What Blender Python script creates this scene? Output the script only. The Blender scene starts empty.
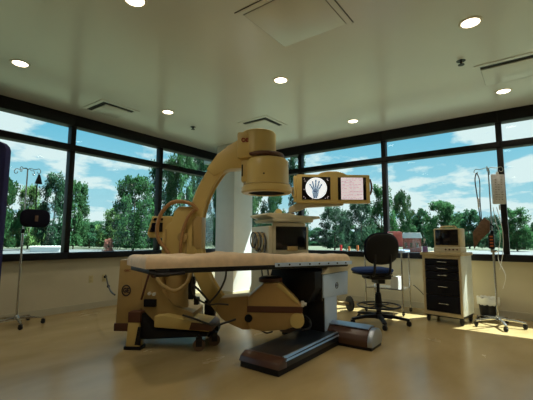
import bpy, bmesh, math, random
from math import pi, sin, cos, radians as R
from mathutils import Vector, Matrix

SC = bpy.context.scene
COL = SC.collection

# ------------------------------------------------------------------ materials
def mat(name, col, rough=.5, metal=0, spec=.5, noise=0, nscale=8, bump=0, bscale=60, emit=None, estr=0, coat=0):
    m = bpy.data.materials.new(name); m.use_nodes = True
    nt = m.node_tree; b = nt.nodes['Principled BSDF']
    b.inputs['Base Color'].default_value = (*col, 1)
    b.inputs['Roughness'].default_value = rough
    b.inputs['Metallic'].default_value = metal
    b.inputs['Specular IOR Level'].default_value = spec
    b.inputs['Coat Weight'].default_value = coat
    tc = nt.nodes.new('ShaderNodeTexCoord')
    if noise:
        n = nt.nodes.new('ShaderNodeTexNoise'); n.inputs['Scale'].default_value = nscale; n.inputs['Detail'].default_value = 5
        nt.links.new(tc.outputs['Object'], n.inputs['Vector'])
        r = nt.nodes.new('ShaderNodeValToRGB')
        r.color_ramp.elements[0].position = .3; r.color_ramp.elements[1].position = .7
        r.color_ramp.elements[0].color = (*[c * (1 - noise) for c in col], 1)
        r.color_ramp.elements[1].color = (*[min(1, c * (1 + noise)) for c in col], 1)
        nt.links.new(n.outputs['Fac'], r.inputs['Fac']); nt.links.new(r.outputs['Color'], b.inputs['Base Color'])
    if bump:
        n2 = nt.nodes.new('ShaderNodeTexNoise'); n2.inputs['Scale'].default_value = bscale; n2.inputs['Detail'].default_value = 3
        nt.links.new(tc.outputs['Object'], n2.inputs['Vector'])
        bp = nt.nodes.new('ShaderNodeBump'); bp.inputs['Strength'].default_value = bump; bp.inputs['Distance'].default_value = .01
        nt.links.new(n2.outputs['Fac'], bp.inputs['Height']); nt.links.new(bp.outputs['Normal'], b.inputs['Normal'])
    if emit:
        b.inputs['Emission Color'].default_value = (*emit, 1); b.inputs['Emission Strength'].default_value = estr
    return m

M = {}
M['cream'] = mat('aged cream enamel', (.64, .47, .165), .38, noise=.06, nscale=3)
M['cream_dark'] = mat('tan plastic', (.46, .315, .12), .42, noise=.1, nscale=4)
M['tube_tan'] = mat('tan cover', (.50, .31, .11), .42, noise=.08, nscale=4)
M['brown'] = mat('brown rubber', (.10, .035, .018), .45, noise=.1)
M['black'] = mat('black plastic', (.006, .006, .008), .5, spec=.3)
M['blackmetal'] = mat('black painted metal', (.010, .009, .012), .4, spec=.35)
M['rubber'] = mat('black rubber', (.012, .011, .012), .7)
M['wheel'] = mat('brown wheel', (.12, .07, .04), .5)
M['chrome'] = mat('chrome', (.62, .62, .62), .22, metal=1)
M['steel'] = mat('brushed steel', (.42, .47, .55), .38, metal=.85, noise=.05, nscale=20)
M['bluegrey'] = mat('blue grey enamel', (.50, .64, .86), .35, noise=.04)
M['pad'] = mat('peach tan vinyl', (.76, .56, .37), .62, noise=.10, nscale=14, bump=.25, bscale=25)
M['baseblue'] = mat('dark base sheet', (.012, .017, .024), .3, noise=.25, nscale=5, coat=.1)
M['basebrown'] = mat('brown base cap', (.07, .03, .018), .32, coat=.1)
M['ceil'] = mat('ceiling paint', (.72, .72, .70), .24, spec=.9, noise=.02, nscale=1.3, bump=.03, bscale=2)
M['wallp'] = mat('wall paint', (.56, .50, .36), .6, noise=.05, nscale=2)
M['base'] = mat('vinyl baseboard', (.46, .42, .31), .45)
M['colp'] = mat('column paint', (.78, .79, .80), .55, noise=.02)
M['frame'] = mat('window frame', (.004, .0035, .005), .5, spec=.25)
M['navy'] = mat('navy cloth', (.010, .012, .09), .8, noise=.2, nscale=12)
M['seatblue'] = mat('blue seat fabric', (.012, .040, .17), .85, noise=.15, nscale=40)
M['backfab'] = mat('black chair fabric', (.004, .004, .012), .9, spec=.2)
M['pink'] = mat('pink towel', (.80, .30, .36), .8, noise=.08, nscale=30, bump=.3)
M['white'] = mat('white plastic', (.75, .75, .72), .4)
M['whitecard'] = mat('white card', (.8, .8, .76), .6)
M['cartwood'] = mat('beige cart frame', (.56, .45, .25), .5, noise=.15, nscale=9)
M['cartside'] = mat('sunlit cart side', (.72, .74, .66), .5, noise=.06)
M['drawer'] = mat('black drawer', (.006, .006, .010), .6, spec=.2)
M['purple'] = mat('purple liquid', (.28, .18, .50), .3)
M['bagprint'] = mat('bag label', (.66, .66, .70), .5, noise=.12, nscale=40)
M['brownpanel'] = mat('brown panel', (.15, .085, .05), .5, noise=.35, nscale=30)
M['cable'] = mat('grey cable', (.05, .045, .04), .5)
M['hose'] = mat('tan hose', (.42, .22, .08), .45)
M['detector'] = mat('matt black detector', (.012, .010, .010), .9, spec=.1)
M['darkglass'] = mat('dark screen glass', (.006, .004, .006), .12)
M['ivory'] = mat('ivory plate', (.50, .42, .22), .4)
M['paleplastic'] = mat('pale workstation plastic', (.60, .53, .37), .45, noise=.04)
M['green_led'] = mat('orange display', (.2, .04, .01), .4, emit=(1, .25, .05), estr=.07)
M['logo'] = mat('dark logo', (.035, .025, .03), .4)
M['redlogo'] = mat('red logo', (.28, .04, .02), .4)
M['lamp'] = mat('lamp lens', (1, .9, .75), .4, emit=(1, .84, .62), estr=9)
M['lampring'] = mat('lamp ring', (.75, .70, .60), .35)
M['ventdark'] = mat('vent slot', (.006, .006, .006), .7)
M['red'] = mat('red paint', (.70, .03, .03), .5)
M['orange'] = mat('orange paint', (.60, .16, .04), .5)
M['brick'] = mat('brick', (.30, .08, .05), .9, noise=.3, nscale=6)
M['roofpale'] = mat('pale roof', (.55, .55, .52), .7)
M['whitewall'] = mat('white siding', (.75, .76, .74), .7)
M['asphalt'] = mat('asphalt', (.045, .052, .055), .9, noise=.1, nscale=.4)
M['grass'] = mat('grass', (.035, .045, .022), .95, noise=.3, nscale=.5)
M['bark'] = mat('bark', (.06, .045, .03), .9, noise=.3, nscale=10)
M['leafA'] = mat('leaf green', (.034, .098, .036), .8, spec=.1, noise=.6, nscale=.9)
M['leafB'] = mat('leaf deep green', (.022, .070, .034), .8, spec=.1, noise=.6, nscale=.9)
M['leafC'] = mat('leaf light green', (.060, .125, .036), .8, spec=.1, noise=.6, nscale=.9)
M['leafD'] = mat('leaf pink', (.42, .19, .14), .8, noise=.3, nscale=2)
M['xwhite'] = mat('radiograph field', (.8, .82, .84), .5, emit=(.86, .92, .95), estr=.75)
M['xdark'] = mat('radiograph hand', (.02, .04, .09), .5, emit=(.08, .15, .28), estr=.45)
M['xmid'] = mat('radiograph flesh', (.2, .3, .4), .5, emit=(.40, .52, .63), estr=.6)
M['page'] = mat('screen page', (.7, .6, .62), .5, emit=(.80, .68, .70), estr=.68)
M['pagetext'] = mat('screen page lines', (.3, .25, .3), .5, emit=(.45, .36, .42), estr=.6)
M['outlet'] = mat('outlet', (.55, .47, .25), .4)

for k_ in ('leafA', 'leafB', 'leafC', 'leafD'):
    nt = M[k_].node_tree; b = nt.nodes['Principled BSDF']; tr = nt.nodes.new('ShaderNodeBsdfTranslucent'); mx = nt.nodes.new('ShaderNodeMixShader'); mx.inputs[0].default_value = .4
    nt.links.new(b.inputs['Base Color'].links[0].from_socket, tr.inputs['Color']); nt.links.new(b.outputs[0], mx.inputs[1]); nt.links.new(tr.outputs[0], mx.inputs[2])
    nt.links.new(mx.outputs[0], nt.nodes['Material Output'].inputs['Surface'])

# floor : seamless vinyl, slightly glossy, faint mottling
def floor_mat():
    m = mat('vinyl floor', (.40, .29, .13), .3)
    nt = m.node_tree; b = nt.nodes['Principled BSDF']; tc = nt.nodes['Texture Coordinate']
    n = nt.nodes.new('ShaderNodeTexNoise'); n.inputs['Scale'].default_value = 1.1; n.inputs['Detail'].default_value = 6
    n2 = nt.nodes.new('ShaderNodeTexNoise'); n2.inputs['Scale'].default_value = 40
    mp = nt.nodes.new('ShaderNodeMapping'); mp.inputs['Scale'].default_value = (1, 2.2, 1); mp.inputs['Rotation'].default_value = (0, 0, .5)
    nt.links.new(tc.outputs['Object'], mp.inputs['Vector']); nt.links.new(mp.outputs['Vector'], n.inputs['Vector']); nt.links.new(tc.outputs['Object'], n2.inputs['Vector'])
    r = nt.nodes.new('ShaderNodeValToRGB'); r.color_ramp.elements[0].color = (.34, .245, .105, 1); r.color_ramp.elements[1].color = (.46, .34, .165, 1)
    r.color_ramp.elements[0].position = .3; r.color_ramp.elements[1].position = .7
    nt.links.new(n.outputs['Fac'], r.inputs['Fac']); nt.links.new(r.outputs['Color'], b.inputs['Base Color'])
    mr = nt.nodes.new('ShaderNodeMapRange'); mr.inputs['To Min'].default_value = .18; mr.inputs['To Max'].default_value = .32
    nt.links.new(n.outputs['Fac'], mr.inputs['Value']); nt.links.new(mr.outputs['Result'], b.inputs['Roughness'])
    return m
M['floor'] = floor_mat()

def glass_mat(name, tint, refl=.6):
    m = bpy.data.materials.new(name); m.use_nodes = True; nt = m.node_tree; nt.nodes.clear()
    o = nt.nodes.new('ShaderNodeOutputMaterial'); t = nt.nodes.new('ShaderNodeBsdfTransparent'); g = nt.nodes.new('ShaderNodeBsdfGlossy')
    t.inputs['Color'].default_value = (*tint, 1); g.inputs['Roughness'].default_value = .03
    f = nt.nodes.new('ShaderNodeFresnel'); f.inputs['IOR'].default_value = 1.45
    mu = nt.nodes.new('ShaderNodeMath'); mu.operation = 'MULTIPLY'; mu.inputs[1].default_value = refl
    mx = nt.nodes.new('ShaderNodeMixShader')
    nt.links.new(f.outputs[0], mu.inputs[0]); nt.links.new(mu.outputs[0], mx.inputs[0]); nt.links.new(t.outputs[0], mx.inputs[1]); nt.links.new(g.outputs[0], mx.inputs[2]); nt.links.new(mx.outputs[0], o.inputs[0])
    return m
M['glass'] = glass_mat('window glass', (.86, .95, .95), .5)
M['clear'] = glass_mat('clear plastic', (.80, .84, .84), 2.0)

# ------------------------------------------------------------------ mesh builder
class MB:
    def __init__(s): s.bm = bmesh.new()
    def _add(s, verts, faces, T=None):
        vs = [s.bm.verts.new(T @ Vector(v) if T else Vector(v)) for v in verts]
        out = []
        for f in faces:
            try: out.append(s.bm.faces.new([vs[i] for i in f]))
            except ValueError: pass
        return vs, out
    def box(s, x0, x1, y0, y1, z0, z1, bev=0, T=None, seg=2):
        t = bmesh.new(); bmesh.ops.create_cube(t, size=1)
        for v in t.verts:
            v.co = Vector(((x0 + x1) / 2 + v.co.x * (x1 - x0), (y0 + y1) / 2 + v.co.y * (y1 - y0), (z0 + z1) / 2 + v.co.z * (z1 - z0)))
        if bev: bmesh.ops.bevel(t, geom=list(t.edges), offset=bev, segments=seg, affect='EDGES', profile=.6, clamp_overlap=True)
        s.merge(t, T); return s
    def merge(s, t, T=None):
        t.verts.index_update()
        s._add([v.co.copy() for v in t.verts], [[v.index for v in f.verts] for f in t.faces], T); t.free()
    def cyl(s, a, b, r0, r1=None, n=20, caps=True, T=None):
        r1 = r0 if r1 is None else r1
        a, b = Vector(a), Vector(b); d = (b - a).normalized()
        u = d.orthogonal().normalized(); w = d.cross(u)
        vs = [a + (u * cos(2 * pi * i / n) + w * sin(2 * pi * i / n)) * r0 for i in range(n)] + [b + (u * cos(2 * pi * i / n) + w * sin(2 * pi * i / n)) * r1 for i in range(n)]
        fs = [[i, (i + 1) % n, n + (i + 1) % n, n + i] for i in range(n)]
        if caps: fs += [list(range(n))[::-1], list(range(n, 2 * n))]
        s._add(vs, fs, T); return s
    def lathe(s, prof, c=(0, 0, 0), n=32, T=None, sx=1, sy=1):
        c = Vector(c); vs = []; fs = []
        for r, z in prof:
            for i in range(n): vs.append(c + Vector((r * sx * cos(2 * pi * i / n), r * sy * sin(2 * pi * i / n), z)))
        m = len(prof)
        for k in range(m - 1):
            for i in range(n):
                j = (i + 1) % n; fs.append([k * n + i, k * n + j, (k + 1) * n + j, (k + 1) * n + i])
        if prof[0][0] > 1e-5: fs.append(list(range(n))[::-1])
        if prof[-1][0] > 1e-5: fs.append(list(range((m - 1) * n, m * n)))
        s._add(vs, fs, T); bmesh.ops.remove_doubles(s.bm, verts=s.bm.verts, dist=1e-6); return s
    def tube(s, pts, r, n=8, smooth=0, closed=False, T=None):
        P = [Vector(p) for p in pts]
        if smooth:
            Q = []; L = len(P); rng = L if closed else L - 1
            for i in range(rng):
                p0 = P[(i - 1) % L] if (closed or i > 0) else P[i]; p1 = P[i]; p2 = P[(i + 1) % L]; p3 = P[(i + 2) % L] if (closed or i + 2 < L) else p2
                for k in range(smooth):
                    t = k / smooth
                    Q.append(.5 * ((2 * p1) + (-p0 + p2) * t + (2 * p0 - 5 * p1 + 4 * p2 - p3) * t * t + (-p0 + 3 * p1 - 3 * p2 + p3) * t ** 3))
            if not closed: Q.append(P[-1])
            P = Q
        L = len(P); vs = []; up = None
        for i, p in enumerate(P):
            a = P[(i - 1) % L] if (closed or i > 0) else p; b = P[(i + 1) % L] if (closed or i < L - 1) else p
            d = (b - a).normalized()
            if up is None: up = d.orthogonal().normalized()
            up = (up - d * up.dot(d)).normalized(); w = d.cross(up)
            vs += [p + (up * cos(2 * pi * k / n) + w * sin(2 * pi * k / n)) * r for k in range(n)]
        fs = []
        for i in range(L if closed else L - 1):
            j = (i + 1) % L
            for k in range(n): fs.append([i * n + k, i * n + (k + 1) % n, j * n + (k + 1) % n, j * n + k])
        if not closed: fs += [list(range(n))[::-1], list(range((L - 1) * n, L * n))]
        s._add(vs, fs, T); return s
    def prism(s, poly, y0, y1, bev=0, T=None, axes='xz'):
        t = bmesh.new(); n = len(poly)
        def P(a, b, c): return Vector((a, c, b)) if axes == 'xz' else (Vector((a, b, c)) if axes == 'xy' else Vector((c, a, b)))
        v0 = [t.verts.new(P(a, b, y0)) for a, b in poly]; v1 = [t.verts.new(P(a, b, y1)) for a, b in poly]
        t.faces.new(v0); t.faces.new(v1[::-1])
        for i in range(n): t.faces.new([v0[i], v1[i], v1[(i + 1) % n], v0[(i + 1) % n]])
        bmesh.ops.recalc_face_normals(t, faces=t.faces)
        if bev: bmesh.ops.bevel(t, geom=list(t.edges), offset=bev, segments=2, affect='EDGES', profile=.6, clamp_overlap=True)
        s.merge(t, T); return s
    def ball(s, c, r, sx=1, sy=1, sz=1, n=16, T=None):
        c = Vector(c); prof = [(r * sin(pi * k / 10), -r * cos(pi * k / 10)) for k in range(11)]
        vs = []; fs = []
        for pr, z in prof:
            for i in range(n): vs.append(c + Vector((pr * sx * cos(2 * pi * i / n), pr * sy * sin(2 * pi * i / n), z * sz)))
        for k in range(10):
            for i in range(n):
                j = (i + 1) % n; fs.append([k * n + i, k * n + j, (k + 1) * n + j, (k + 1) * n + i])
        s._add(vs, fs, T); bmesh.ops.remove_doubles(s.bm, verts=s.bm.verts, dist=1e-6); return s
    def build(s, name, m, parent=None, loc=(0, 0, 0), rot=(0, 0, 0), smooth=True, ang=35, recalc=True):
        if recalc: bmesh.ops.recalc_face_normals(s.bm, faces=s.bm.faces)
        me = bpy.data.meshes.new(name); s.bm.to_mesh(me); s.bm.free()
        if smooth:
            me.polygons.foreach_set('use_smooth', [True] * len(me.polygons)); me.set_sharp_from_angle(angle=R(ang))
        o = bpy.data.objects.new(name, me); COL.objects.link(o); me.materials.append(M[m] if isinstance(m, str) else m)
        o.location = loc; o.rotation_euler = rot
        if parent: o.parent = parent
        return o

def tag(o, label=None, cat=None, group=None, kind=None):
    if label: o['label'] = label
    if cat: o['category'] = cat
    if group: o['group'] = group
    if kind: o['kind'] = kind
    return o
def thing(name, label, cat, loc=(0, 0, 0), rz=0, group=None):
    o = bpy.data.objects.new(name, None); COL.objects.link(o); o.empty_display_size = .1
    o.location = loc; o.rotation_euler = (0, 0, rz); return tag(o, label, cat, group)
def kids(o): return [c for c in bpy.data.objects if c.parent == o]
def copy_tree(o, parent=None):
    c = o.copy(); COL.objects.link(c)
    if parent: c.parent = parent
    for ch in kids(o): copy_tree(ch, c)
    return c
def text(name, s, size, m, parent=None, loc=(0, 0, 0), rot=(0, 0, 0), depth=.002, squash=1, bold=0):
    cu = bpy.data.curves.new(name, 'FONT'); cu.body = s; cu.size = size; cu.extrude = depth; cu.align_x = 'CENTER'; cu.align_y = 'CENTER'; cu.offset = bold
    t = bpy.data.objects.new(name, cu); COL.objects.link(t)
    bpy.context.view_layer.update()
    me = bpy.data.meshes.new_from_object(t.evaluated_get(bpy.context.evaluated_depsgraph_get()))
    bpy.data.objects.remove(t); bpy.data.curves.remove(cu)
    for v in me.vertices: v.co.x *= squash
    me.materials.clear(); me.materials.append(M[m]); me.name = name
    o = bpy.data.objects.new(name, me); COL.objects.link(o); o.location = loc; o.rotation_euler = rot
    if parent: o.parent = parent
    return o
def struct(name, mb, m, parent=None):
    o = mb.build(name, m, parent)
    if not parent: tag(o, kind='structure')
    return o

# ------------------------------------------------------------------ room
XR, YL, CH = 6.547, 5.957, 3.154          # right wall plane, left wall plane, ceiling height
XB, YB = -2.6, -4.2                       # walls behind the camera
ZG, ZS, ZT0, ZT1, ZH = .932, .831, 2.567, 2.666, 2.972
struct('floor', MB().box(XB - .2, XR + .2, YB - .2, YL + .2, -.25, 0), 'floor')
struct('ceiling', MB().box(XB - .2, XR + .2, YB - .2, YL + .2, CH, CH + .2), 'ceil')
struct('wall_left', MB().box(XB - .2, XR + .2, YL, YL + .2, 0, ZS), 'wallp')
struct('wall_right', MB().box(XR, XR + .2, YB - .2, YL - .001, 0, ZS), 'wallp')
struct('wall_back', MB().box(XB - .2, XB, YB - .2, YL - .001, 0, CH), 'wallp')
struct('wall_near', MB().box(XB, XR, YB - .2, YB, 0, CH), 'wallp')
struct('baseboard_left', MB().box(XB, XR - .015, YL - .015, YL, .001, .10), 'base')
struct('baseboard_right', MB().box(XR - .015, XR, YB, YL, .001, .10), 'base')
struct('trim_1', MB().box(5.49, 6.09, 4.91, 5.43, 0, CH, .012), 'colp')      # square column in the corner
struct('trim_2', MB().box(5.475, 6.105, 4.895, 5.445, .001, .10, .004), 'base')
struct('trim_3', MB().box(XR + .2, XR + .485, YB - 1, YL + 1.2, CH + .04, CH + .24), 'roofpale')   # unseen eave outside the right wall, sized to cut the sun patch

FD = .12
def window(i, side, a, b):
    """one glazed bay between a and b along the wall"""
    f = MB()
    def bx(mb, u0, u1, d0, d1, z0, z1, bev=.004):
        if side == 'L': mb.box(u0, u1, YL - d1, YL - d0, z0, z1, bev)
        else: mb.box(XR - d1, XR - d0, u0, u1, z0, z1, bev)
    bx(f, a, b, -.10, .10, ZS, ZG)                 # sill rail
    bx(f, a, b, -.10, .06, ZT0, ZT1)               # transom
    bx(f, a, b, -.10, .08, ZH, CH - .001)          # head
    o = f.build('window_%d' % i, 'frame'); tag(o, kind='structure')
    m = MB(); bx(m, b - .04, b + .04, -.07, .05, ZG, ZH); m.build('mullion', 'frame', o)
    g = MB(); bx(g, a, b, -.052, -.045, ZG, ZT0, 0); g.build('glass_pane', 'glass', o)
    g = MB(); bx(g, a, b, -.052, -.045, ZT1, ZH, 0); g.build('glass_pane', 'glass', o)
    return o
i = 1
ls = [-2.47, -.75, .97, 2.69, 4.41, 6.13]
for a, b in zip([XB] + ls, ls + [XR]):
    if b - a > .05: window(i, 'L', a, b); i += 1
rs = [-3.255, -1.455, .345, 2.145, 3.945, 5.745]
for a, b in zip([YB] + rs, rs + [YL]):
    if b - a > .05: window(i, 'R', a, b); i += 1

# ------------------------------------------------------------------ ceiling fixtures
LP = [(1.46, 4.62, 'recessed downlight nearest the upper left corner of the ceiling'),
      (1.60, 2.58, 'recessed downlight cut by the top edge, left of the ceiling hatch'),
      (3.48, 4.54, 'recessed downlight between the left air vent and the sprinkler above the left windows'),
      (3.59, 2.45, 'recessed downlight between the ceiling hatch and the imaging drum'),
      (5.62, 2.35, 'small far downlight above the right windows behind the x-ray screens'),
      (3.63, .35, 'large recessed downlight at the upper right, near the black sprinkler'),
      (5.65, .21, 'recessed downlight between the right air vent and the right windows'),
      (1.5, .4, None), (-.6, 2.5, None), (-.6, .4, None), (1.5, -1.7, None), (3.63, -1.7, None)]
def downlight(x, y, label):
    t = thing('downlight', label or 'recessed downlight in the ceiling behind the viewer', 'ceiling light', (x, y, CH), 0, 'recessed downlights')
    MB().lathe([(.075, -.002), (.078, -.008), (.098, -.006), (.102, 0), (.075, 0)], n=32).build('trim_ring', 'lampring', t)
    MB().lathe([(.0, -.0045), (.076, -.0045), (.076, -.001), (0, -.001)], n=32).build('lens', 'lamp', t)
    l = bpy.data.lights.new('downlight lamp', 'SPOT'); l.energy = LAMP_W; l.color = (1, .89, .70); l.spot_size = R(140); l.spot_blend = .8; l.shadow_soft_size = .07
    lo = bpy.data.objects.new('lamp', l); COL.objects.link(lo); lo.location = (0, 0, -.02); lo.parent = t
LAMP_W = 40
for a in LP: downlight(*a)

def sprinkler(x, y, label):
    t = thing('sprinkler', label, 'sprinkler', (x, y, CH + .001), 0, 'ceiling sprinklers')
    MB().lathe([(0, -.004), (.045, -.004), (.05, -.0), (0, 0)], n=20).build('collar', 'blackmetal', t)
    MB().cyl((0, 0, -.004), (0, 0, -.04), .014, .01, 12).build('stem', 'blackmetal', t)
    MB().lathe([(.006, -.04), (.034, -.044), (.034, -.049), (.006, -.052)], n=16).build('deflector', 'blackmetal', t)
sprinkler(4.238, 4.80, 'small black sprinkler above the left windows')
sprinkler(4.389, .538, 'small black sprinkler next to the right air vent')

def vent(x, y, label, rz=0, s=.31):
    t = thing('air_vent', label, 'air vent', (x, y, CH), rz, 'square ceiling air vents')
    f = MB(); w = s
    for k in range(4):
        T = Matrix.Rotation(k * pi / 2, 4, 'Z')
        f.prism([(-w, w), (w, w), (w - .055, w - .055), (-w + .055, w - .055)], -.008, 0, T=T, axes='xy')
    f.build('frame', 'ceil', t)
    d = MB(); v = w - .055
    d.box(-v, v, -v, v, -.003, -.0005); d.build('slot', 'ventdark', t)
    MB().box(-v + .075, v - .004, -v + .075, v - .004, -.016, -.004, .004).build('plaque', 'ceil', t)
# far edges of the slots show dark from below
vent(2.89, 5.19, 'square air vent near the left windows with a dark slot')
vent(4.83, 3.68, 'square air vent right above the imaging drum')
vent(4.98, .08, 'square air vent at the right edge beside the black sprinkler', R(0), .36)

t = thing('ceiling_hatch', 'large square access hatch panel in the ceiling at top centre', 'ceiling hatch', (2.6, 1.62, CH))
MB().box(-.35, .40, -.38, .39, -.003, 0).build('frame', 'ceil', t)
MB().box(-.31, .36, -.34, .35, -.005, -.002).build('gap', 'ventdark', t)
MB().box(-.306, .356, -.336, .346, -.008, -.003, .001).build('panel', 'ceil', t)
MB().box(-.374, -.366, -.40, .40, -.004, 0).build('shadow_strip', 'ventdark', t)  # near-black strips stand in for the shadow along two edges
MB().box(-.366, .385, -.402, -.394, -.004, 0).build('shadow_strip', 'ventdark', t)

# ------------------------------------------------------------------ generic parts
def caster(parent, x, y, r=.04, rot=0, w=.024, m='rubber', name='caster', ztop=None):
    T = Matrix.Translation((x, y, 0)) @ Matrix.Rotation(rot, 4, 'Z')
    ztop = ztop or r * 2 + .02
    o = MB().box(-r * .5, r * .5, -w - .005, -w + .002, r * .8, ztop, 0, T).box(-r * .5, r * .5, w - .002, w + .005, r * .8, ztop, 0, T).box(-r * .5, r * .5, -w, w, ztop - .008, ztop, 0, T).cyl((0, 0, ztop - .004), (0, 0, ztop + .02), .008, T=T).build(name, 'blackmetal', parent)
    MB().cyl((0, -w * .7, r), (0, w * .7, r), r, n=22, T=T).cyl((0, -w, r), (0, w, r), r * .35, n=12, T=T).build('wheel', m, o)
    return o

# ------------------------------------------------------------------ C-arm machine
B = (3.129, 2.315, 0); AZ = R(-57)
ca = thing('c_arm_xray_machine', 'tan mobile x-ray C-arm curving over and under the table', 'x-ray machine', B, AZ)
N0 = .12
# the arc
xc, zc, Ro, Ri = .34, 1.222, 1.235, 1.075
a0, a1 = R(118), R(231)
t = bmesh.new(); seg = 60; rings = []
for k in range(seg + 1):
    a = a0 + (a1 - a0) * k / seg
    rings.append([t.verts.new((xc + r * cos(a), N0 + y, zc + r * sin(a))) for r, y in ((Ri + .012, -.085), (Ro - .012, -.085), (Ro, -.07), (Ro, .07), (Ro - .012, .085), (Ri + .012, .085), (Ri, .07), (Ri, .055), (Ri + .03, .045), (Ri + .03, -.045), (Ri, -.055), (Ri, -.07))])
for k in range(seg):
    for j in range(12): t.faces.new([rings[k][j], rings[k][(j + 1) % 12], rings[k + 1][(j + 1) % 12], rings[k + 1][j]])
t.faces.new(rings[0]); t.faces.new(rings[-1][::-1])
m = MB(); m.bm = t; arc = m.build('c_arc', 'cream', ca)
# gussets where the arc meets the two heads
MB().prism([(-.34, 2.26), (-.10, 2.345), (-.10, 1.95), (-.45, 1.93), (-.60, 1.85), (-.69, 1.93), (-.575, 2.095), (-.46, 2.19)], N0 - .10, N0 + .10, .015).build('upper_bracket', 'cream', ca)
MB().prism([(-.56, .40), (-.50, .525), (-.18, .555), (-.18, .20), (-.26, .198), (-.42, .264), (-.50, .32)], N0 - .12, N0 + .12, .015).build('lower_bracket', 'tube_tan', ca)
# image intensifier
ii = MB().lathe([(0, 2.375), (.15, 2.375), (.185, 2.36), (.2, 2.335), (.2, 2.10), (.185, 2.09), (0, 2.09)], (-.11, N0, 0), 40).box(-.335, -.11, N0 - .17, N0 + .17, 2.04, 2.335, .03).build('intensifier_cap', 'cream', ca)
MB().tube([(-.045 + .205 * cos(2 * pi * k / 32), N0 + .205 * sin(2 * pi * k / 32), 2.085 + .0 * k) for k in range(32)], .026, 10, closed=True).build('grab_ring', 'brown', ca)
MB().lathe([(.17, 2.10), (.17, 2.03), (.2, 2.03)], (-.05, N0, 0), 32).build('neck', 'cream_dark', ca)
dr = MB().lathe([(0, 2.065), (.17, 2.06), (.225, 2.045), (.245, 2.015), (.247, 1.93), (.25, 1.765), (.262, 1.755), (.262, 1.74), (.28, 1.73), (.285, 1.70), (.285, 1.675), (.268, 1.662), (.215, 1.66), (.205, 1.675), (.20, 1.70), (0, 1.70)], (-.015, N0, 0), 48).box(-.29, -.1, N0 - .13, N0 + .13, 1.78, 2.05, .02).build('intensifier_drum', 'cream', ca)
MB().lathe([(0, 1.668), (.203, 1.668), (.203, 1.695), (0, 1.695)], (-.015, N0, 0), 40).build('detector_face', 'detector', dr)
MB().lathe([(.253, 1.748), (.2655, 1.75), (.2655, 1.757), (.253, 1.76)], (-.015, N0, 0), 48).build('seam_band', 'cream_dark', dr)
MB().ball((-.03, N0 - .249, 1.85), .009).build('screw', 'black', dr)
MB().box(-.285, -.27, N0 - .137, N0 - .12, 1.84, 1.97, .003).build('slot', 'black', dr)
text('maker_badge', 'OEC', .06, 'redlogo', ii, (-.225, N0 - .1735, 2.235), (R(90), 0, 0), bold=.003)
# x-ray tube pod underneath
k = 1.03
pod = [(-.2, .225), (-.2, .55), (-.137, .60), (-.03, .695), (.12, .70), (.19, .63), (.33, .50), (.37, .43), (.37, .32), (.30, .25), (.19, .215), (-.04, .195)]
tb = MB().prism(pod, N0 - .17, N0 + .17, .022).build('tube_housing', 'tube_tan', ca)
MB().prism([(.128, .70), (.20, .64), (.335, .50), (.31, .485), (.18, .60), (.10, .66)], N0 - .176, N0 - .10, .004).build('pale_facet', 'cream', tb)  # paler facet on the pod's upper right slope
MB().box(-.205, .372, N0 - .178, N0 - .165, .39, .455, .006).build('side_band', 'brown', tb)
MB().cyl((.315, N0 - .02, .315), (.315, N0 - .19, .315), .075, n=28).build('tube_end', 'cream', tb)
MB().cyl((-.19, N0 - .165, .33), (-.19, N0 - .185, .33), .04, n=24).build('knob', 'black', tb)
MB().lathe([(.13, .69), (.13, .73), (.10, .745), (0, .745)], (.03, N0, 0), 28).build('collimator', 'brown', tb)
MB().box(.36, .395, N0 - .06, N0 + .0, .43, .49, .008).cyl((.39, N0 - .03, .46), (.42, N0 - .03, .455), .018).build('connector', 'white', tb)
MB().tube([(.40, N0, .33), (.46, N0, .27), (.44, N0 - .1, .22), (.36, N0 - .12, .205)], .014, 8, 5).build('tube_cable', 'black', tb)
MB().tube([(-.05, N0 - .15, .2), (-.0, N0 - .17, .185), (.06, N0 - .15, .195)], .008, 8, 4).build('tube_cable', 'black', tb)
# arm carriage, column
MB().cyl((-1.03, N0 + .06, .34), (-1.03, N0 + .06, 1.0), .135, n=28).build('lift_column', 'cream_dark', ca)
cr = MB().prism([(-1.17, .78), (-1.17, 1.20), (-1.11, 1.32), (-1.07, 1.33), (-1.045, 1.45), (-1.0, 1.51), (-.86, 1.51), (-.80, 1.42), (-.78, 1.0), (-.80, .80)], N0 - .10, N0 + .20, .03).build('arm_carriage', 'cream', ca)
MB().cyl((-.93, N0 - .09, 1.17), (-.93, N0 - .13, 1.17), .055, n=24).build('lock_disc', 'cream_dark', cr)
MB().box(-1.135, -1.115, N0 - .108, N0 - .095, 1.0, 1.26, .003).box(-.90, -.885, N0 - .108, N0 - .095, .95, 1.40, .003).build('cover_seam', 'cream_dark', cr)
MB().box(-.86, -.72, N0 - .10, N0 + .10, 1.04, 1.40, .03).build('arc_clamp', 'cream_dark', ca)
# hose loop around the carriage
MB().tube([(-1.0, N0 - .12, .88), (-1.10, N0 - .13, 1.02), (-1.19, N0 - .14, 1.15), (-1.21, N0 - .14, 1.28), (-1.165, N0 - .14, 1.44), (-1.06, N0 - .14, 1.545), (-.94, N0 - .14, 1.56), (-.83, N0 - .13, 1.53), (-.775, N0 - .11, 1.46)], .021, 12, 8).build('hose', 'hose', ca)
MB().tube([(-.79, N0 - .12, 1.48), (-.86, N0 - .14, 1.40), (-.92, N0 - .14, 1.25), (-.945, N0 - .135, 1.05), (-.94, N0 - .12, .85)], .018, 12, 8).build('hose', 'hose', ca)
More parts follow.
